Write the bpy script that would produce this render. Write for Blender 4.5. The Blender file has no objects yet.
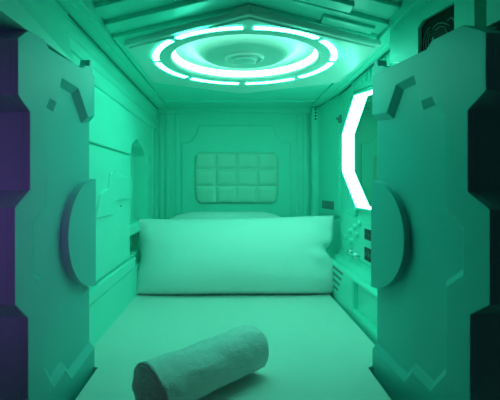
import bpy, bmesh, math, random
from mathutils import Vector, Matrix, noise
random.seed(4)
S = bpy.context.scene
C = S.collection
PI = math.pi

# ---------------------------------------------------------------- materials
def mat(name, col, rough=.5, bump=None, emis=None, metal=0.0, var=0.0, spec=.4, sheen=0.0):
    m = bpy.data.materials.new(name); m.use_nodes = True
    nt = m.node_tree; b = nt.nodes['Principled BSDF']
    b.inputs['Base Color'].default_value = (*col, 1)
    b.inputs['Roughness'].default_value = rough
    b.inputs['Metallic'].default_value = metal
    b.inputs['Specular IOR Level'].default_value = spec
    b.inputs['Sheen Weight'].default_value = sheen
    if emis:
        b.inputs['Emission Color'].default_value = (*emis[0], 1)
        b.inputs['Emission Strength'].default_value = emis[1]
    tc = nt.nodes.new('ShaderNodeTexCoord')
    if var:
        n = nt.nodes.new('ShaderNodeTexNoise'); n.inputs['Scale'].default_value = 6; n.inputs['Detail'].default_value = 5
        r = nt.nodes.new('ShaderNodeMix'); r.data_type = 'RGBA'
        r.inputs[6].default_value = (*[c*(1-var) for c in col], 1); r.inputs[7].default_value = (*col, 1)
        nt.links.new(tc.outputs['Object'], n.inputs['Vector'])
        nt.links.new(n.outputs['Fac'], r.inputs[0]); nt.links.new(r.outputs[2], b.inputs['Base Color'])
    if bump:
        prev = None
        for sc, st, dist in bump:
            n = nt.nodes.new('ShaderNodeTexNoise'); n.inputs['Scale'].default_value = sc; n.inputs['Detail'].default_value = 4
            nt.links.new(tc.outputs['Object'], n.inputs['Vector'])
            bp = nt.nodes.new('ShaderNodeBump'); bp.inputs['Strength'].default_value = st; bp.inputs['Distance'].default_value = dist
            nt.links.new(n.outputs['Fac'], bp.inputs['Height'])
            if prev: nt.links.new(prev.outputs[0], bp.inputs['Normal'])
            prev = bp
        nt.links.new(prev.outputs[0], b.inputs['Normal'])
    return m

G = (.035, 1.0, .40)                       # colour of the pod's lamps
M_shell = mat('pod_plastic', (.23, .92, .78), .38, var=.06, bump=[(40, .04, .002)])  # lamps' green cast put into white plastic's colour; door and ceiling plastic too
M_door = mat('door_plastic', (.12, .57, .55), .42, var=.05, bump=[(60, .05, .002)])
M_ceil = mat('ceiling_plastic', (.20, .92, .78), .35, var=.05)
M_sheet = mat('white_sheet', (.80, .80, .76), .9, bump=[(260, .25, .001), (9, .25, .01)], sheen=.2)
M_pillow = mat('white_pillowcase', (.93, .95, .93), .85, bump=[(300, .2, .001), (7, .3, .012)], sheen=.2)
M_towel = mat('grey_terry', (.96, .95, .96), 1.0, bump=[(260, .6, .003), (38, .5, .007)], var=.0, sheen=.9)
M_lamp = mat('white_lamp_plastic', (.70, .92, .86), .35)
M_pad = mat('padded_vinyl', (.50, .86, .74), .45, bump=[(90, .1, .002)])
M_black = mat('black_plastic', (.02, .025, .025), .5)
M_dark = mat('dark_gap', (.03, .04, .04), .8)
M_glass = mat('smoked_glass', (.004, .008, .008), .3, spec=.15)
M_emblem = mat('grey_print', (.16, .30, .26), .6)
M_sw = mat('switch_plastic', (.18, .30, .28), .5)
M_chrome = mat('chrome', (.8, .85, .85), .18, metal=1.0)
M_mirror = mat('mirror_glass', (.62, .70, .66), .03, metal=1.0)
M_strip = mat('light_strip', (.8, .8, .8), .5, emis=((.085, 1.0, .68), 13))
M_cove = mat('cove_light', (.8, .8, .8), .5, emis=((.32, 1.0, .72), 6))
M_rim = mat('mirror_light', (.8, .8, .8), .5, emis=((.20, 1.0, .72), 6))

# ---------------------------------------------------------------- helpers
def link(name, bm, m, parent=None, smooth=False, bevel=0.0):
    bmesh.ops.recalc_face_normals(bm, faces=bm.faces)
    me = bpy.data.meshes.new(name); bm.to_mesh(me); bm.free()
    o = bpy.data.objects.new(name, me); C.objects.link(o)
    me.materials.append(m)
    if smooth:
        for p in me.polygons: p.use_smooth = True
    if bevel:
        b = o.modifiers.new('bevel', 'BEVEL'); b.width = bevel; b.segments = 2; b.limit_method = 'ANGLE'; b.angle_limit = math.radians(28)
        b.harden_normals = False
    if parent: o.parent = parent
    return o
def tag(o, label=None, cat=None, group=None, kind=None):
    if label: o['label'] = label
    if cat: o['category'] = cat
    if group: o['group'] = group
    if kind: o['kind'] = kind
    return o
def empty(name, loc=(0, 0, 0)):
    o = bpy.data.objects.new(name, None); C.objects.link(o); o.location = loc; o.empty_display_size = .05
    return o
def at(o, root):                            # keep geometry written in world coordinates under a placed root
    o.parent = root; o.matrix_parent_inverse = Matrix.Translation(root.location).inverted(); return o
def prism(bm, outer, f, d0, d1, holes=()):
    """polygon (u,v) with holes, swept from depth d0 to d1 through f(u,v,d)"""
    loops = [outer] + list(holes)
    for d in (d0, d1):
        es = []; 
        for lp in loops:
            vs = [bm.verts.new(f(u, v, d)) for u, v in lp]
            es += [bm.edges.new((vs[i], vs[(i+1) % len(vs)])) for i in range(len(vs))]
        if holes or len(outer) > 4: bmesh.ops.triangle_fill(bm, use_beauty=True, use_dissolve=False, edges=es)
        else:
            bm.faces.new([v for v in vs])
    bm.verts.ensure_lookup_table()
    n = sum(len(l) for l in loops); base = len(bm.verts) - 2*n
    k = base
    for lp in loops:
        m = len(lp)
        for i in range(m):
            a, b = bm.verts[k+i], bm.verts[k+(i+1) % m]
            c, d_ = bm.verts[k+n+(i+1) % m], bm.verts[k+n+i]
            bm.faces.new((a, b, c, d_))
        k += m
    return bm
def box(bm, x0, x1, y0, y1, z0, z1):
    return prism(bm, [(x0, y0), (x1, y0), (x1, y1), (x0, y1)], lambda u, v, d: (u, v, d), z0, z1)
def loft(bm, loops, close=True, cap=True):
    rows = [[bm.verts.new(p) for p in l] for l in loops]
    n = len(rows[0])
    for a, b in zip(rows, rows[1:]):
        for i in range(n if close else n-1):
            bm.faces.new((a[i], a[(i+1) % n], b[(i+1) % n], b[i]))
    if cap:
        bm.faces.new(rows[0]); bm.faces.new(list(reversed(rows[-1])))
    return bm
def lathe(bm, prof, cx, cy, seg=96, a0=0, a1=2*PI, closed_prof=False):
    full = abs(a1-a0-2*PI) < 1e-6
    n = seg if full else seg+1
    rows = [[bm.verts.new((cx+r*math.cos(a0+(a1-a0)*i/seg), cy+r*math.sin(a0+(a1-a0)*i/seg), z)) for r, z in prof] for i in range(n)]
    m = len(prof)
    for i in range(seg):
        a, b = rows[i], rows[(i+1) % n]
        for j in range(m if closed_prof else m-1):
            bm.faces.new((a[j], a[(j+1) % m], b[(j+1) % m], b[j]))
    if closed_prof and not full:
        bm.faces.new(rows[0]); bm.faces.new(list(reversed(rows[-1])))
    bmesh.ops.remove_doubles(bm, verts=bm.verts, dist=1e-6)
    return bm
def arc(cx, cy, r, a0, a1, n):
    return [(cx+r*math.cos(math.radians(a0+(a1-a0)*i/n)), cy+r*math.sin(math.radians(a0+(a1-a0)*i/n))) for i in range(n+1)]
def tube(bm, pts, r, seg=8):
    loops = []
    for i, p in enumerate(pts):
        p = Vector(p); a = Vector(pts[max(0, i-1)]); b = Vector(pts[min(len(pts)-1, i+1)])
        t = (b-a).normalized(); s = t.cross(Vector((0, 0, 1)));
        if s.length < .1: s = t.cross(Vector((1, 0, 0)))
        s.normalize(); q = t.cross(s)
        loops.append([p+r*(s*math.cos(2*PI*k/seg)+q*math.sin(2*PI*k/seg)) for k in range(seg)])
    return loft(bm, loops)
def struct(name, bm, m, label=None, cat=None, **kw):
    o = link(name, bm, m, **kw); o['kind'] = 'structure'
    return tag(o, label, cat)

XL, XR, YB, ZC, ZF = -.485, .60, 2.684, .504, -.70      # inner faces of the pod
Y0 = .78                                                 # entrance plane
fL = lambda x: (lambda u, v, d: (x - d, u, v))           # outline in (y,z), swept outwards to the left
fX = lambda u, v, d: (d, u, v)
fY = lambda u, v, d: (u, d, v)
fZ = lambda u, v, d: (u, v, d)

# ---------------------------------------------------------------- floor
bm = bmesh.new(); box(bm, -.72, .84, .70, YB+.03, ZF-.06, ZF)
struct('floor', bm, M_shell, 'pale moulded base of the sleeping pod under the mattress', 'floor')

# ---------------------------------------------------------------- left wall
W = bmesh.new()
# carrier sheet
prism(W, [(1.31, ZF), (YB, ZF), (YB, .62), (1.10, .62), (1.10, .365), (1.22, .365), (1.40, .403), (1.40, .34), (1.31, .34)], fX, -.63, -.575)
wall_l = struct('wall_left', W, M_shell, 'pale plastic side wall with raised arched panel and niche', 'wall')
# niche outline in the skin
nic = [(1.975, -.345), (1.975, .16)] + [(2.04, .215), (2.13, .235), (2.17, .265), (2.21, .235), (2.30, .22)] + [(2.38, .175), (2.38, -.345)]
B = bmesh.new()
prism(B, [(1.31, ZF), (YB, ZF), (YB, ZC+.02), (1.10, ZC+.02), (1.10, .365), (1.22, .365), (1.40, .403), (1.40, .34), (1.31, .34)], fX, -.576, -.497, holes=[nic])
link('wall_skin', B, M_shell, wall_l, bevel=.004)
# raised lower panel up to the long groove
B = bmesh.new()
prism(B, [(1.32, -.345), (1.97, -.345), (1.97, .145), (1.32, .145)], fX, -.50, XL)
link('lower_panel', B, M_shell, wall_l, bevel=.004)
# upper arched panel
B = bmesh.new()
ap = [(1.32, .151), (1.97, .151), (1.985, .20), (2.06, .232), (2.17, .25)]
ap += [(2.165, .285), (2.09, .30), (2.00, .326), (1.90, .345), (1.80, .352), (1.41, .352), (1.41, .33), (1.32, .33)]
prism(B, ap, fX, -.50, XL+.006)
link('arched_panel', B, M_shell, wall_l, bevel=.004)
# panels beyond the niche
B = bmesh.new()
prism(B, [(2.385, -.35), (2.45, -.35), (2.45, -.02), (2.41, 0), (2.41, .05), (2.45, .08), (2.45, .13), (2.40, .16), (2.385, .17)], fX, -.50, XL+.004)
prism(B, [(2.55, -.35), (2.60, -.35), (2.60, .48), (2.55, .48)], fX, -.50, XL)
link('corner_panel', B, M_shell, wall_l, bevel=.003)
# fluting inside the niche
B = bmesh.new()
for y0, y1, x in ((2.02, 2.10, -.553), (2.15, 2.25, -.545), (2.29, 2.35, -.556)):
    prism(B, [(y0, -.19), (y1, -.19), (y1, .20), (y0, .17)], fX, -.578, x)
link('niche_fluting', B, M_shell, wall_l, bevel=.008)
B = bmesh.new()
prism(B, [(1.978, -.245), (2.378, -.245), (2.378, -.19), (1.978, -.19)], fX, -.578, -.488)
link('niche_sill', B, M_shell, wall_l, bevel=.006)
# bumper ledges low on the wall
B = bmesh.new()
prism(B, [(1.33, -.402), (1.33, -.375), (1.50, -.352), (2.04, -.352), (2.04, -.402)], fX, -.50, -.474)
link('ledge', B, M_shell, wall_l, bevel=.006)
B = bmesh.new()
prism(B, [(1.32, ZF), (2.6, ZF), (2.6, -.408), (1.32, -.408)], fX, -.50, -.480)
link('skirting_panel', B, M_shell, wall_l, bevel=.006)
# stepped relief on the lower panel
B = bmesh.new()
prism(B, [(1.45, -.115), (1.66, -.112), (1.66, -.062), (1.96, -.058), (1.96, .04), (1.69, .06), (1.63, .05), (1.60, -.01), (1.50, -.03)], fX, XL-.004, XL+.010)
link('stepped_relief', B, M_shell, wall_l, bevel=.002)
B = bmesh.new()
bmesh.ops.create_cone(B, cap_ends=True, segments=12, radius1=.003, radius2=.003, depth=.004, matrix=Matrix.Translation((XL+.002, 1.80, -.088)) @ Matrix.Rotation(PI/2, 4, 'Y'))
link('screw', B, M_dark, wall_l)
# cornice
B = bmesh.new()
prof = [(XL-.06, ZC+.02), (XL-.06, .362), (XL-.004, .362), (XL+.004, .385), (XL+.004, .41), (XL-.003, .418), (XL-.003, .448), (XL+.006, .458), (XL+.006, .490), (XL, ZC-.002), (XL, ZC+.02)]
prism(B, prof[:2][1:]+prof[2:6]+[(XL-.06, .418)], lambda u, v, d: (u, d, v), 1.405, YB+.01)
prism(B, [(XL-.06, ZC+.02), (XL-.06, .4185)]+prof[5:], lambda u, v, d: (u, d, v), 1.12, YB+.01)
link('cornice', B, M_shell, wall_l, bevel=.004)

# ---------------------------------------------------------------- back wall
B = bmesh.new(); box(B, -.62, .76, YB, YB+.06, ZF, .62)
wall_b = struct('wall_back', B, M_shell, 'pale end wall with a notched raised panel and ribbed sides', 'wall')
B = bmesh.new()
px0, px1, pt, pb = -.322, .388, .395, -.50
nr = .115
outl = [(px0, pb), (px1, pb), (px1, pt-nr)] + [(px1-.0+nr*0+nr*math.cos(math.radians(a))-0, pt+nr*math.sin(math.radians(a))) for a in (-100, -115, -130, -145, -160, -172)][:0]
outl = [(px0, pb), (px1, pb), (px1, pt-nr), (px1-.03, pt-nr), (px1-.07, pt-nr+.018), (px1-.098, pt-.055), (px1-.108, pt-.02), (px1-.11, pt),
        (px0+.11, pt), (px0+.108, pt-.02), (px0+.098, pt-.055), (px0+.07, pt-nr+.018), (px0+.03, pt-nr), (px0, pt-nr)]
prism(B, outl, fY, YB-.012, YB+.01)
link('raised_panel', B, M_shell, wall_b, bevel=.004)
B = bmesh.new()
for x0, x1, d in ((-.425, -.395, .012), (-.470, -.445, .006), (-.365, -.345, .006), (.43, .445, .006), (.475, .50, .012), (-.62, -.478, .02)):
    box(B, x0, x1, YB-d, YB+.005, ZF+.02, .47 if d != .02 else .50)
link('ribs', B, M_shell, wall_b, bevel=.004)
B = bmesh.new(); box(B, -.48, .60, YB-.02, YB+.005, .478, .52)
link('top_rail', B, M_shell, wall_b, bevel=.006)

# ---------------------------------------------------------------- right wall
oct_ = [(1.40, .415), (1.725, .402), (1.955, .432), (2.165, .275), (2.165, .075), (1.925, -.100), (1.715, -.100), (1.49, -.10), (1.30, .07), (1.30, .27)]
B = bmesh.new()
prism(B, [(1.31, -.39), (YB, -.39), (YB, .62), (1.25, .62), (1.25, .365), (1.31, .365)][::1], fX, XR, XR+.07, holes=[[(max(y, 1.33), z) for y, z in oct_]] if False else [oct_i for oct_i in [[(y if y > 1.36 else 1.36, z) for y, z in oct_]]])
wall_r = struct('wall_right', B, M_shell, 'pale side wall with ledge carrying the lit mirror and sockets', 'wall')
B = bmesh.new()
rec = [(1.34, -.535), (1.775, -.535), (1.775, -.41), (1.34, -.41)]
prism(B, [(1.31, ZF), (YB, ZF), (YB, -.392), (2.30, -.392), (1.85, -.392), (1.31, -.392)], fX, .525, .67, holes=[rec])
link('lower_panel', B, M_shell, wall_r, bevel=.008)
B = bmesh.new(); box(B, .548, .66, 1.33, 1.79, -.545, -.40)
link('recess_back', B, M_shell, wall_r)
B = bmesh.new()      # sloped sill strip along the ledge
prism(B, [(.600, -.345), (.600, -.392), (.552, -.392), (.558, -.376), (.585, -.365)], lambda u, v, d: (u, d, v), 1.32, 2.25)
link('ledge_trim', B, M_shell, wall_r, bevel=.003)
B = bmesh.new()      # air slots as dark strips that also paint the shade beside the pillow
for k in range(4):
    z = -.42-.032*k
    prism(B, [(1.92+.03*k, z), (2.22, z), (2.22, z+.012), (1.92+.03*k, z+.012)], fX, .5235, .56)
link('air_slots', B, M_sw, wall_r)
# corner pilaster with a foot that narrows
B = bmesh.new()
loft(B, [[(.548, YB, z), (.555+i, 2.60, z), (.592+i, 2.25+w, z), (.62, 2.25+w, z), (.62, YB, z)] for z, i, w in ((-.40, .02, .12), (-.20, .015, .10), (-.165, 0, 0), (.50, 0, 0))])
link('corner_pilaster', B, M_shell, wall_r, bevel=.004)
B = bmesh.new()
box(B, .515, .56, 2.60, YB, -.5, .50)
link('corner_column', B, M_shell, wall_r, bevel=.006)
B = bmesh.new()
for k in range(4):
    bmesh.ops.create_cone(B, cap_ends=True, segments=10, radius1=.006, radius2=.006, depth=.004, matrix=Matrix.Translation((.536, 2.599, .485-.020*k)) @ Matrix.Rotation(PI/2, 4, 'X'))
link('screw_holes', B, M_dark, wall_r)
B = bmesh.new()      # grooved plate over the mirror
prism(B, [(1.31, .425), (1.72, .425), (1.97, .452), (2.03, .425), (2.06, .455), (2.0, .50), (1.31, .50)], fX, XR-.012, XR+.01)
link('top_plate', B, M_shell, wall_r, bevel=.003)
B = bmesh.new()
for k in range(9):
    y = 1.50+.055*k
    prism(B, [(y, .438 if y < 1.75 else .458), (y+.022, .438 if y < 1.75 else .458), (y+.022, .49), (y, .49)], fX, XR-.018, XR-.008)
link('top_ribs', B, M_shell, wall_r, bevel=.002)

# ---------------------------------------------------------------- ceiling
cx, cy = .052, 1.587
circ = lambda r, n=72: [(cx+r*math.cos(2*PI*i/n), cy+r*math.sin(2*PI*i/n)) for i in range(n)]
B = bmesh.new(); box(B, -.60, .67, Y0, YB+.03, .548, .64)
ceil = struct('ceiling', B, M_ceil, 'pale moulded pod ceiling with chevron steps before the round lamp', 'ceiling')
def chev(apx, apy, slope, x0, x1): return [(x0, apy+slope*(apx-x0)), (apx-.06, apy+slope*.06), (apx, apy+.012), (apx+.06, apy+slope*.06), (x1, apy+slope*(x1-apx))]
zs = [(.534, 1.00, .50), (.520, 1.085, .52), (.507, 1.165, .53)]
for i, (z, apy, sl) in enumerate(zs):
    B = bmesh.new()
    c = chev(cx, apy, sl, XL+.055+.012*i, XR-.075-.012*i)
    prism(B, c+[(XR-.075-.012*i, YB), (XL+.055+.012*i, YB)], fZ, z, .58, holes=[circ(.35)])
    link('chevron_step', B, M_ceil, ceil, bevel=.004)
# broken bars in front of the steps
B = bmesh.new()
for (xa, xb, off, z) in ((.15, .36, 1.035, .526), (.28, .47, 1.12, .514)):
    f = lambda x: off+.51*abs(x-cx)
    prism(B, [(xa, f(xa)), (xb, f(xb)), (xb, f(xb)+.05), (xa, f(xa)+.05)], fZ, z-.004, .57)
link('step_bars', B, M_ceil, ceil, bevel=.003)
B = bmesh.new()      # side strips and rear strip
for x0, x1 in ((XL-.012, XL+.075), (XR-.092, XR+.012)):
    box(B, x0, x1, Y0, YB+.02, ZC, .58)
box(B, XL+.07, XR-.087, 2.22, YB+.02, ZC+.009, .58)
link('side_strip', B, M_ceil, ceil, bevel=.004)
B = bmesh.new()
for x0, x1 in ((XL+.02, XL+.05), (XR-.05, XR-.02)): box(B, x0, x1, Y0+.01, YB-.2, ZC-.004, ZC+.01)
box(B, XL+.1, XR-.1, 2.42, 2.45, ZC-.005, ZC+.01)
link('strip_bead', B, M_ceil, ceil, bevel=.003)

B = bmesh.new()
prism(B, [(XL+.001, ZC-.002), (XL+.003, ZC-.001), (XL+.003, ZC+.004), (XL+.0005, ZC+.004)], lambda u, v, d: (u+.006, d, v), Y0, YB)
prism(B, [(XR-.003, ZC-.003), (XR, ZC-.003), (XR, ZC+.004), (XR-.003, ZC+.004)], lambda u, v, d: (u, d, v), Y0, YB)
link('seam_gap', B, M_dark, ceil)
# ---------------------------------------------------------------- ceiling lamp
lamp = empty('ceiling_lamp', (cx, cy, .50))
tag(lamp, 'glowing round ceiling lamp with broken light ring on a hexagonal plate', 'lamp')
def scalehex(k, dy=0):
    hx = [(-.374, 1.43), (cx, 1.165), (.525, 1.43), (.515, 1.925), (cx, 2.165), (-.374, 1.925)]
    return [(cx+(x-cx)*k, 1.67+(y-1.67)*k) for x, y in hx]
B = bmesh.new()
prism(B, scalehex(1), fZ, .488, .52, holes=[circ(.29)])
at(link('hexagonal_plate', B, M_lamp, None, bevel=.006), lamp)
B = bmesh.new()
prism(B, scalehex(.965), fZ, .482, .492, holes=[circ(.288)])
at(link('inner_plate', B, M_lamp, None, bevel=.004), lamp)
for k in range(8):
    B = bmesh.new(); g = .05
    a = PI/2+k*PI/4
    lathe(B, [(.326, .4812), (.348, .4785), (.348, .4815), (.326, .484)], cx, cy, 16, a+g, a+PI/4-g, True)
    at(link('light_strip', B, M_strip), lamp)
B = bmesh.new()
lathe(B, [(.288, .481), (.282, .483), (.278, .490), (.278, .497), (.292, .497), (.294, .484)], cx, cy, 96, closed_prof=True)
at(link('lamp_rim', B, M_lamp, smooth=True), lamp)
B = bmesh.new()
lathe(B, [(.280, .498), (.276, .508), (.267, .518), (.272, .526), (.29, .53), (.288, .498)], cx, cy, 96, closed_prof=True)
at(link('cove_light', B, M_cove, smooth=True), lamp)
B = bmesh.new()
lathe(B, [(.270, .517), (.260, .529), (.242, .535), (.222, .534), (.211, .530), (.200, .521), (.185, .511), (.170, .503), (.155, .4985), (.145, .4975), (.10, .497), (.0, .497)], cx, cy, 96)
o = at(link('dish', B, M_lamp, smooth=True), lamp)
B = bmesh.new()
lathe(B, [(.076, .4975), (.073, .488), (.064, .486), (.058, .493), (.050, .494), (.046, .483), (.040, .481), (.0, .481)], cx, cy, 48)
at(link('centre_button', B, M_lamp, smooth=True), lamp)

# ---------------------------------------------------------------- entrance frame above the doors
B = bmesh.new()      # left cheek
loft(B, [[(xt+.009, y, ZC+.02), (xt+.009, y, .44), (xb, y, .358), (-.62, y, .358), (-.62, y, ZC+.02)] for y, xt, xb in ((Y0-.10, XL, -.473), (1.20, XL, -.458))])
frame = struct('trim_left', B, M_shell, 'pale entrance frame over the open left hatch door', 'frame', bevel=.003)
B = bmesh.new()      # right cheek (turned slightly inwards)
cheek = lambda y: .514+(1.325-y)*.1435
hole = [(1.024, .372), (1.174, .372), (1.174, .452), (1.150, .466), (1.024, .459)]
prism(B, [(.955, .358), (1.20, .358), (1.25, .378), (1.325, .397), (1.325, ZC+.03), (.955, ZC+.03)], lambda u, v, d: (cheek(u)+d, u, v), 0, .12, holes=[hole])
frame_r = struct('trim_right', B, M_shell, 'pale entrance frame over the open right hatch door', 'frame')
B = bmesh.new()
prism(B, [(.925, .358), (.960, .358), (.960, ZC+.03), (.925, ZC+.03)], lambda u, v, d: (cheek(u)+d, u, v), .03, .12)
prism(B, [(Y0-.10, .358), (.925, .358), (.925, ZC+.03), (Y0-.10, ZC+.03)], lambda u, v, d: (cheek(u)+.004+d, u, v), 0, .12)
link('frame_post', B, M_shell, frame_r, bevel=.002)
# black glass cover with emblem set into the right cheek
cover = empty('glass_cover', (cheek(1.1), 1.1, .372))
tag(cover, 'small black glass cover with faint circular emblem set above the right door', 'cover')
B = bmesh.new()
prism(B, [(1.020, .368), (1.178, .368), (1.178, .454), (1.152, .470), (1.020, .463)], lambda u, v, d: (cheek(u)+d, u, v), .010, .018)
at(link('glass', B, M_glass), cover)
B = bmesh.new()
pc = lambda u, v, d=.008: Vector((cheek(u)+d, u, v))
eu, ev = 1.118, .402
for r, a0, a1 in ((.022, 120, 235), (.033, 115, 240), (.044, 112, 245)):
    tube(B, [pc(eu - r*math.cos(math.radians(a)), ev + r*.9*math.sin(math.radians(a))) for a in range(a0, a1, 12)][::1], .0016, 6) if False else \
    tube(B, [pc(eu + r*math.cos(math.radians(a-180+0)), ev + r*.9*math.sin(math.radians(a))) for a in range(a0, a1, 12)], .0016, 6)
tube(B, [pc(1.122, .430), pc(1.10, .436), pc(1.075, .428), pc(1.055, .414)], .0018, 6)
tube(B, [pc(1.11, .422), pc(1.09, .424), pc(1.07, .416), pc(1.062, .398), pc(1.05, .385)], .0018, 6)
tube(B, [pc(1.06, .428), pc(1.045, .430), pc(1.035, .418)], .0016, 6)
at(link('emblem', B, M_emblem), cover)
B = bmesh.new()
bmesh.ops.create_uvsphere(B, u_segments=12, v_segments=8, radius=.0055, matrix=Matrix.Translation(pc(eu, ev)) @ Matrix.Scale(.3, 4, (1, 0, 0)))
at(link('emblem_dot', B, M_emblem, smooth=True), cover)

# ---------------------------------------------------------------- hatch doors
def offset_poly(P, dist):
    """shift every edge i (P[i]->P[i+1]) outwards by dist[i]; polygon counter-clockwise"""
    A = sum(P[i][0]*P[(i+1) % len(P)][1]-P[(i+1) % len(P)][0]*P[i][1] for i in range(len(P)))
    sg = 1 if A > 0 else -1
    L = []
    for i in range(len(P)):
        a, b = Vector(P[i]), Vector(P[(i+1) % len(P)])
        d = (b-a).normalized(); n = Vector((d.y, -d.x))*sg
        L.append((a+n*dist[i], d))
    out = []
    for i in range(len(P)):
        p, d = L[i-1]; q, e = L[i]
        cr = d.x*e.y-d.y*e.x
        if abs(cr) < 1e-5: out.append(tuple(q)); continue
        t = ((q-p).x*e.y-(q-p).y*e.x)/cr
        out.append(tuple(p+d*t))
    return out
def door(name, origin, dt, nrm, inner, near, label, foot):
    o2 = Vector(origin); dt = Vector(dt); nrm = Vector(nrm)
    def f(t, z, n):
        p = o2+dt*t+nrm*(n-.018)
        return (p.x, p.y, z)
    t_out = near
    zb = ZF+.02
    out = [(0, zb), (0, .345), (.235, .345), (.255, .360)] + t_out + [(t_out[-1][0], zb)]
    B = bmesh.new(); prism(B, out, f, -.11, 0)
    root = struct(name, B, M_door, label, 'door')
    # raised border layer, C-shaped, with a chamfered inner outline
    rim = [(-.0, .345), (.235, .345), (.255, .360)] + t_out + [(t_out[-1][0], zb), (0, zb)]
    C_ = rim + list(reversed(inner))
    nI = len(inner)
    dist = [0]*len(C_)
    for i in range(len(rim), len(rim)+nI-1): dist[i] = .018
    low = offset_poly(C_, dist)
    if low[0][0] < 0: low[0] = (0, low[0][1])
    B = bmesh.new()
    top = [B.verts.new(f(t, z, .018)) for t, z in C_]
    bot = [B.verts.new(f(max(t, 0.0), z, .0005)) for t, z in low]
    e = [B.edges.new((top[i], top[(i+1) % len(top)])) for i in range(len(top))]
    bmesh.ops.triangle_fill(B, use_beauty=True, use_dissolve=False, edges=e)
    for i in range(len(top)):
        j = (i+1) % len(top); B.faces.new((top[i], top[j], bot[j], bot[i]))
    link('zigzag_border', B, M_door, root, bevel=.0015)
    # half disc on the meeting edge
    zc = foot; R = .165
    pts = [(0, zc-R)] + [(R/1.064*math.cos(math.radians(a)), zc+R*math.sin(math.radians(a))) for a in range(-87, 88, 6)] + [(0, zc+R)]
    B = bmesh.new(); prism(B, pts, f, .0, .022)
    link('half_disc', B, M_door, root, bevel=.003)
    B = bmesh.new(); prism(B, [(0, .344), (.075, .344), (.04, .364), (.022, .368), (.018, .388), (0, .388)], f, -.02, .012)
    link('hinge_tab', B, M_door, root, bevel=.002)
    return root
Lin = [(0, .218), (.041, .208), (.095, .281), (.179, .288), (.202, .216), (.232, .222), (.248, .196), (.248, -.047), (.299, -.085), (.299, -.209), (.255, -.248), (.255, -.452), (.211, -.518), (.162, -.496), (.130, -.537), (0, -.503)]
Rin = [(0, .222), (.072, .215), (.116, .287), (.19, .292), (.215, .218), (.254, .222), (.296, .168), (.296, -.045), (.349, -.092), (.349, -.199), (.299, -.238), (.299, -.444), (.247, -.511), (.182, -.494), (.150, -.537), (0, -.507)]
Ln = [(.316, .359), (.350, .328), (.350, .202), (.309, .172), (.309, -.009), (.360, -.048), (.360, -.261), (.316, -.304)]
Rn = [(.349, .360), (.408, .321), (.408, .200), (.362, .167), (.362, -.013), (.417, -.049), (.417, -.245), (.368, -.282)]
# bottoms chamfer out as in the moulding
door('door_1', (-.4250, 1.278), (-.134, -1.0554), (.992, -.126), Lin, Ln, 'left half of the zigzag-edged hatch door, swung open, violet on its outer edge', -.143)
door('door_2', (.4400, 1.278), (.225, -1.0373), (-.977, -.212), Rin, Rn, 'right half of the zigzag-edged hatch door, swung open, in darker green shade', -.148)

# ---------------------------------------------------------------- lit mirror
om = [(max(y, 1.36), z) for y, z in oct_]
mir = empty('vanity_mirror', (XR+.02, 1.72, -.12))
tag(mir, 'faceted wall mirror with a bright white light band around its rim', 'mirror')
cen = Vector((1.72, .16))
shr = lambda P, k: [(cen.x+(y-cen.x)*k, cen.y+(z-cen.y)*k) for y, z in P]
B = bmesh.new()      # emitting inner wall of the recess
a = shr(om, .995); b = shr(om, .965)
loops = [[(XR-.012, y, z) for y, z in a], [(XR+.020, y, z) for y, z in a], [(XR+.020, y, z) for y, z in b], [(XR-.006, y, z) for y, z in shr(om, .985)]]
loops.append(loops[0])
loft(B, loops, cap=False); bmesh.ops.remove_doubles(B, verts=B.verts, dist=1e-6)
at(link('light_band', B, M_rim), mir)
B = bmesh.new()
prism(B, shr(om, .99), fX, XR+.0195, XR+.028)
at(link('mirror_glass', B, M_mirror), mir)
B = bmesh.new()      # thin raised lip on the wall around it
prism(B, shr(om, 1.035), fX, XR-.016, XR+.004, holes=[shr(om, .997)])
at(link('outer_lip', B, M_shell, bevel=.003), mir)
B = bmesh.new()
prism(B, [(1.93, -.115), (1.95, -.10), (1.965, -.13), (1.945, -.145)], fX, XR-.018, XR-.002)
at(link('lip_tip', B, M_shell), mir)

# ---------------------------------------------------------------- control panel with sockets
cp = empty('control_panel', (XR, 1.95, -.34))
tag(cp, 'pale control panel of switches and two black sockets under the lit mirror', 'control panel')
B = bmesh.new()
prism(B, [(1.33, -.338), (2.17, -.338), (2.20, -.20), (2.10, -.135), (1.96, -.165), (1.33, -.165)], fX, XR-.012, XR+.004)
at(link('panel', B, M_shell, bevel=.003), cp)
for z0, z1 in ((-.232, -.186), (-.322, -.266)):
    B = bmesh.new(); prism(B, [(1.685, z0), (1.800, z0), (1.800, z1), (1.685, z1)], fX, XR-.015, XR-.008)
    s = at(link('socket', B, M_black, bevel=.002), cp); s['label'] = 'black socket'
    for dy in (.03, .06, .09):
        B = bmesh.new(); prism(B, [(1.685+dy-.004, z0+.02), (1.685+dy+.004, z0+.02), (1.685+dy+.004, z1-.02), (1.685+dy-.004, z1-.02)], fX, XR-.0165, XR-.0145)
        k = link('socket_slot', B, M_emblem); k.parent = s
for y, z in ((2.08, -.255), (2.00, -.222), (1.93, -.192), (1.86, -.172), (1.99, -.268), (1.90, -.228)):
    B = bmesh.new()
    bmesh.ops.create_cone(B, cap_ends=True, segments=20, radius1=.016, radius2=.013, depth=.018, matrix=Matrix.Translation((XR-.020, y, z)) @ Matrix.Rotation(-PI/2, 4, 'Y'))
    at(link('button', B, M_shell, bevel=.002), cp)
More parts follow.
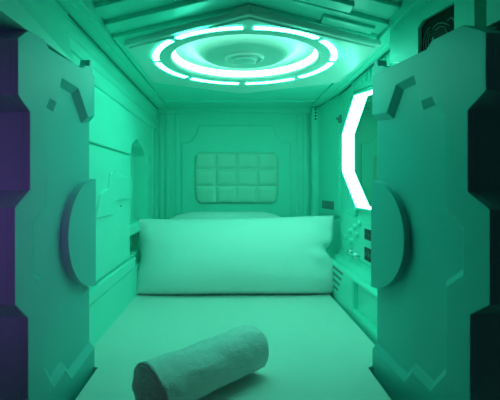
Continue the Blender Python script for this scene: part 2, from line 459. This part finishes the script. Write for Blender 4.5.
for y, z in ((1.985, -.322), (1.885, -.322)):
    B = bmesh.new()
    bmesh.ops.create_cone(B, cap_ends=True, segments=20, radius1=.019, radius2=.015, depth=.02, matrix=Matrix.Translation((XR-.022, y, z)) @ Matrix.Rotation(-PI/2, 4, 'Y'))
    tube(B, [(XR-.03, y, z), (XR-.044, y-.004, z+.012), (XR-.05, y-.006, z+.018)], .006, 8)
    kb = at(link('knob', B, M_chrome, smooth=False, bevel=.002), cp); kb['label'] = 'chrome knob'
# small square switch on the corner pilaster
sw = empty('wall_switch', (.575, 2.42, -.13))
tag(sw, 'small dark square switch on the corner post above the pillow end', 'switch')
ps = lambda u, v, d: Vector((.555, 2.60, v)).lerp(Vector((.592, 2.25, v)), u)+Vector((-d, -d*.1, 0))
B = bmesh.new(); prism(B, [(.22, -.135), (.78, -.135), (.78, -.088), (.22, -.088)], ps, -.001, .005)
at(link('plate', B, M_sw, bevel=.002), sw)
B = bmesh.new(); prism(B, [(.35, -.127), (.65, -.127), (.65, -.096), (.35, -.096)], ps, .005, .008)
at(link('rocker', B, M_sw, bevel=.001), sw)
# small latch high on the right wall
la = empty('wall_hook', (XR-.006, 2.28, .40))
tag(la, 'tiny hook high on the wall between lamp and mirror', 'hook')
B = bmesh.new(); prism(B, [(2.22, .345), (2.25, .345), (2.25, .385), (2.22, .385)], fX, XR-.012, XR-.0)
at(link('base', B, M_sw, bevel=.002), la)
B = bmesh.new(); tube(B, [(XR-.008, 2.235, .365), (XR-.02, 2.235, .365), (XR-.026, 2.235, .373)], .005, 8)
at(link('pin', B, M_sw), la)

# ---------------------------------------------------------------- tufted pad on the back wall
X0, X1, Z0, Z1 = -.235, .308, -.113, .218
NX, NZ = 120, 84
B = bmesh.new()
rows = []
pad_cols = [0, .25, .5, .75, 1.0]; pad_rows = [0, .345, .67, 1.0]
def cellpos(u, edges):
    for a, b in zip(edges, edges[1:]):
        if u <= b+1e-9: return (u-a)/(b-a)
    return 1
for j in range(NZ+1):
    r = []
    for i in range(NX+1):
        u, v = i/NX, j/NZ
        hu = max(0, 1-abs(2*cellpos(u, pad_cols)-1)**3.4)**.6
        hv = max(0, 1-abs(2*cellpos(v, pad_rows)-1)**3.4)**.6
        h = .006 + .024*(.25+.75*hu*hv if min(u, v, 1-u, 1-v) > .012 else 0)
        # narrower foot, clipped corners
        w = 1-.035*max(0, (.35-v)/.35)
        x = X0+(X1-X0)*(.5+(u-.5)*w); z = Z0+(Z1-Z0)*v
        ku, kv = min(u, 1-u)*(X1-X0), min(v, 1-v)*(Z1-Z0)
        cut = .03
        if ku+kv < cut:
            s = (cut-ku-kv)/2
            x += s*(1 if u < .5 else -1); z += s*(1 if v < .5 else -1)
        r.append(B.verts.new((x, YB-.012-h, z)))
    rows.append(r)
for j in range(NZ):
    for i in range(NX): B.faces.new((rows[j][i], rows[j][i+1], rows[j+1][i+1], rows[j+1][i]))
bd = [e for e in B.edges if e.is_boundary]
ex = bmesh.ops.extrude_edge_only(B, edges=bd)
nv = [v for v in ex['geom'] if isinstance(v, bmesh.types.BMVert)]
for v in nv: v.co.y = YB-.0115
bmesh.ops.contextual_create(B, geom=[e for e in ex['geom'] if isinstance(e, bmesh.types.BMEdge)])
pad = link('wall_cushion', B, M_pad, smooth=True)
tag(pad, 'tufted rectangular backrest cushion of twelve squares on the end wall', 'cushion')
for u in pad_cols[1:-1]:
    for v in pad_rows[1:-1]:
        B = bmesh.new()
        bmesh.ops.create_uvsphere(B, u_segments=12, v_segments=8, radius=.007, matrix=Matrix.Translation((X0+(X1-X0)*u, YB-.024, Z0+(Z1-Z0)*v)) @ Matrix.Scale(.6, 4, (0, 1, 0)))
        link('tuft_button', B, M_pad, pad, smooth=True)

# ---------------------------------------------------------------- mattress
ZT = -.56
def mattress():
    B = bmesh.new()
    out = [(-.406, .86), (.418, .86), (.424, 1.266), (.45, 1.283), (.508, 1.32), (.512, 2.62), (-.488, 2.62), (-.490, 1.312), (-.445, 1.283), (-.412, 1.266)]
    prism(B, out, fZ, ZF, ZT)
    return B
B = mattress()
mt = link('mattress', B, M_sheet)
bv = mt.modifiers.new('b', 'BEVEL'); bv.width = .026; bv.segments = 5; bv.limit_method = 'ANGLE'; bv.angle_limit = math.radians(50)
for p in mt.data.polygons: p.use_smooth = True
mt.modifiers.new('w', 'WEIGHTED_NORMAL')
tag(mt, 'wide mattress under a smooth pale fitted sheet filling the pod floor', 'mattress')

# ---------------------------------------------------------------- pillows
def pillow(name, w, h, th, loc, tilt, rz, seed, label, rnd=0.0, sag=0.0, ears=.02, pinch=0.0, skew=0.0):
    NU, NV = 72, 36
    B = bmesh.new()
    def P(u, v, s):
        # outline pulled in along the edges, corners left pointed
        x = u*w/2*(1-ears*(1-v*v)*1.6); z = v*h/2*(1-ears*.8*(1-u*u))*(1-rnd*abs(u)**5)
        t = ((1-abs(u)**3.2)**.55)*((1-abs(v)**2.4)**.62)
        y = s*th/2*t
        y += -sag*(1-v)*.5*t if s < 0 else 0
        q = Vector((x*4+seed, z*5, s*2.0))
        amp = .010*t*(.4+.6*abs(u)**2)+.0015
        y += s*amp*noise.noise(q*1.6)*1.5
        cr = noise.noise(Vector((x*3, z*16+seed, abs(u)*4)))*max(0, abs(u)-.72)/.28
        y += s*.022*cr*(1-abs(v)**4)*(1 if t > 0 else 0)
        z += .006*noise.noise(Vector((x*3+seed, 0, 4)))
        x -= pinch*(max(0, u)**6)*math.exp(-((v-.05)/.22)**2) - pinch*.35*(max(0, -u)**6)*math.exp(-((v+.1)/.3)**2)
        y += .6*pinch*(max(0, u)**8)*math.exp(-((v-.05)/.22)**2)*math.sin(v*14)
        z += skew*u*(1+v)/2*.5
        return Vector((x, y, z))
    front = [[B.verts.new(P(-1+2*i/NU, -1+2*j/NV, -1)) for i in range(NU+1)] for j in range(NV+1)]
    back = [[B.verts.new(P(-1+2*i/NU, -1+2*j/NV, 1)) for i in range(NU+1)] for j in range(NV+1)]
    for G_ in (front, back):
        for j in range(NV):
            for i in range(NU): B.faces.new((G_[j][i], G_[j][i+1], G_[j+1][i+1], G_[j+1][i]))
    bmesh.ops.remove_doubles(B, verts=B.verts, dist=.0038)
    o = link(name, B, M_pillow, smooth=True)
    o.location = loc; o.rotation_euler = (tilt, 0, rz)
    return tag(o, label, 'pillow')
pillow('pillow', 1.07, .405, .20, (.030, 2.165, ZT+.195), math.radians(-17), math.radians(1.0), 3.1, 'long plump white pillow propped up in front across the bed head', sag=.05, ears=.020, pinch=.04, skew=.02)
pillow('pillow', .76, .38, .13, (-.03, 2.52, ZT+.217), math.radians(-14), 0, 8.7, 'flatter pillow behind, only its top edge showing above the front pillow', ears=.0, rnd=.35)

# ---------------------------------------------------------------- rolled towel
tw = empty('rolled_towel', (-.06, 1.12, ZT))
tag(tw, 'grey terry towel rolled up and lying diagonally on the bed sheet', 'towel')
a = Vector((-.196, .985, ZT+.066)); b = Vector((.060, 1.245, ZT+.070))
ax = (b-a).normalized(); up = Vector((0, 0, 1)); sd = ax.cross(up).normalized()
Lt = (b-a).length
def roll_pt(s, th, r):
    k = 1-.05*math.sin(s*PI)
    c = math.cos(th); d = math.sin(th)
    flat = 1-.10*max(0, -d)
    n = 1+.05*noise.noise(Vector((s*5, c*1.5, d*1.5)))+.022*noise.noise(Vector((s*14, c*5, d*5)))
    return a+ax*(s*Lt+.008*noise.noise(Vector((c*2, d*2, s))))+(sd*c*1.03+up*d*flat)*(r*k*n)
B = bmesh.new()
R0 = .069; NS, NT = 60, 72
loops = []
for s, r in [(-.005, R0*.86), (-.018, R0*.93), (-.012, R0*.985)] + [(i/NS, R0) for i in range(NS+1)] + [(1.012, R0*.985), (1.018, R0*.93), (1.005, R0*.86)]:
    loops.append([roll_pt(s, 2*PI*k/NT, r) for k in range(NT)])
loft(B, loops)
at(link('outer_layer', B, M_towel, smooth=True), tw)
for s0, sg in ((0, -1), (1, 1)):            # spiral of the rolled layers showing at each end
    B = bmesh.new()
    pts = []
    for i in range(150):
        th = i*.14; r = .006+(R0*.84-.006)*i/149
        pts.append((th, r))
    prev = None
    for th, r in pts:
        q = [roll_pt(s0+sg*e, th, rr) for e, rr in ((-.01, r+.004), (.022, r+.003), (.027, r), (.022, r-.003), (-.01, r-.004))]
        vs = [B.verts.new(p) for p in q]
        if prev:
            for i in range(4): B.faces.new((prev[i], prev[i+1], vs[i+1], vs[i]))
        prev = vs
    at(link('rolled_end', B, M_towel, smooth=True), tw)
B = bmesh.new()                             # free edge of the towel along the roll
lp = []
for i in range(NS+1):
    s = i/NS; th0 = math.radians(152+7*noise.noise(Vector((s*3, 1, 1))))
    lp.append([roll_pt(s, th0, R0-.004), roll_pt(s, th0, R0+.006), roll_pt(s, th0+.10, R0+.007), roll_pt(s, th0+.35, R0+.003), roll_pt(s, th0+.5, R0-.004)])
loft(B, lp)
at(link('free_edge', B, M_towel, smooth=True), tw)

# ---------------------------------------------------------------- light outside, camera
w = bpy.data.worlds.new('W'); S.world = w; w.use_nodes = True
bg = w.node_tree.nodes['Background']; bg.inputs[0].default_value = (.08, .115, .12, 1); bg.inputs[1].default_value = .09
def lamp_obj(name, kind, loc, target, col, power, **kw):
    l = bpy.data.lights.new(name, kind); l.color = col; l.energy = power
    for k, v in kw.items(): setattr(l, k, v)
    o = bpy.data.objects.new(name, l); C.objects.link(o); o.location = loc
    o.rotation_euler = (Vector(target)-Vector(loc)).to_track_quat('-Z', 'Y').to_euler()
    return o
lamp_obj('violet_room_lamp', 'SPOT', (.3, -1.3, .15), (-.74, .88, -.06), (1.0, .10, .62), 56, spot_size=math.radians(21), spot_blend=.5, shadow_soft_size=.25)

cam = bpy.data.cameras.new('camera'); co = bpy.data.objects.new('camera', cam); C.objects.link(co)
co.location = (0, 0, 0); co.rotation_euler = (PI/2, 0, 0)
cam.sensor_width = 36; cam.lens = 410/500*36
cam.shift_x = (250-231)/500; cam.shift_y = -(200-186)/500
cam.clip_start = .05
S.camera = co
S.view_settings.view_transform = 'Standard'; S.view_settings.look = 'None'
S.view_settings.gamma = 1; S.view_settings.use_curve_mapping = False
S.view_settings.exposure = 0.66
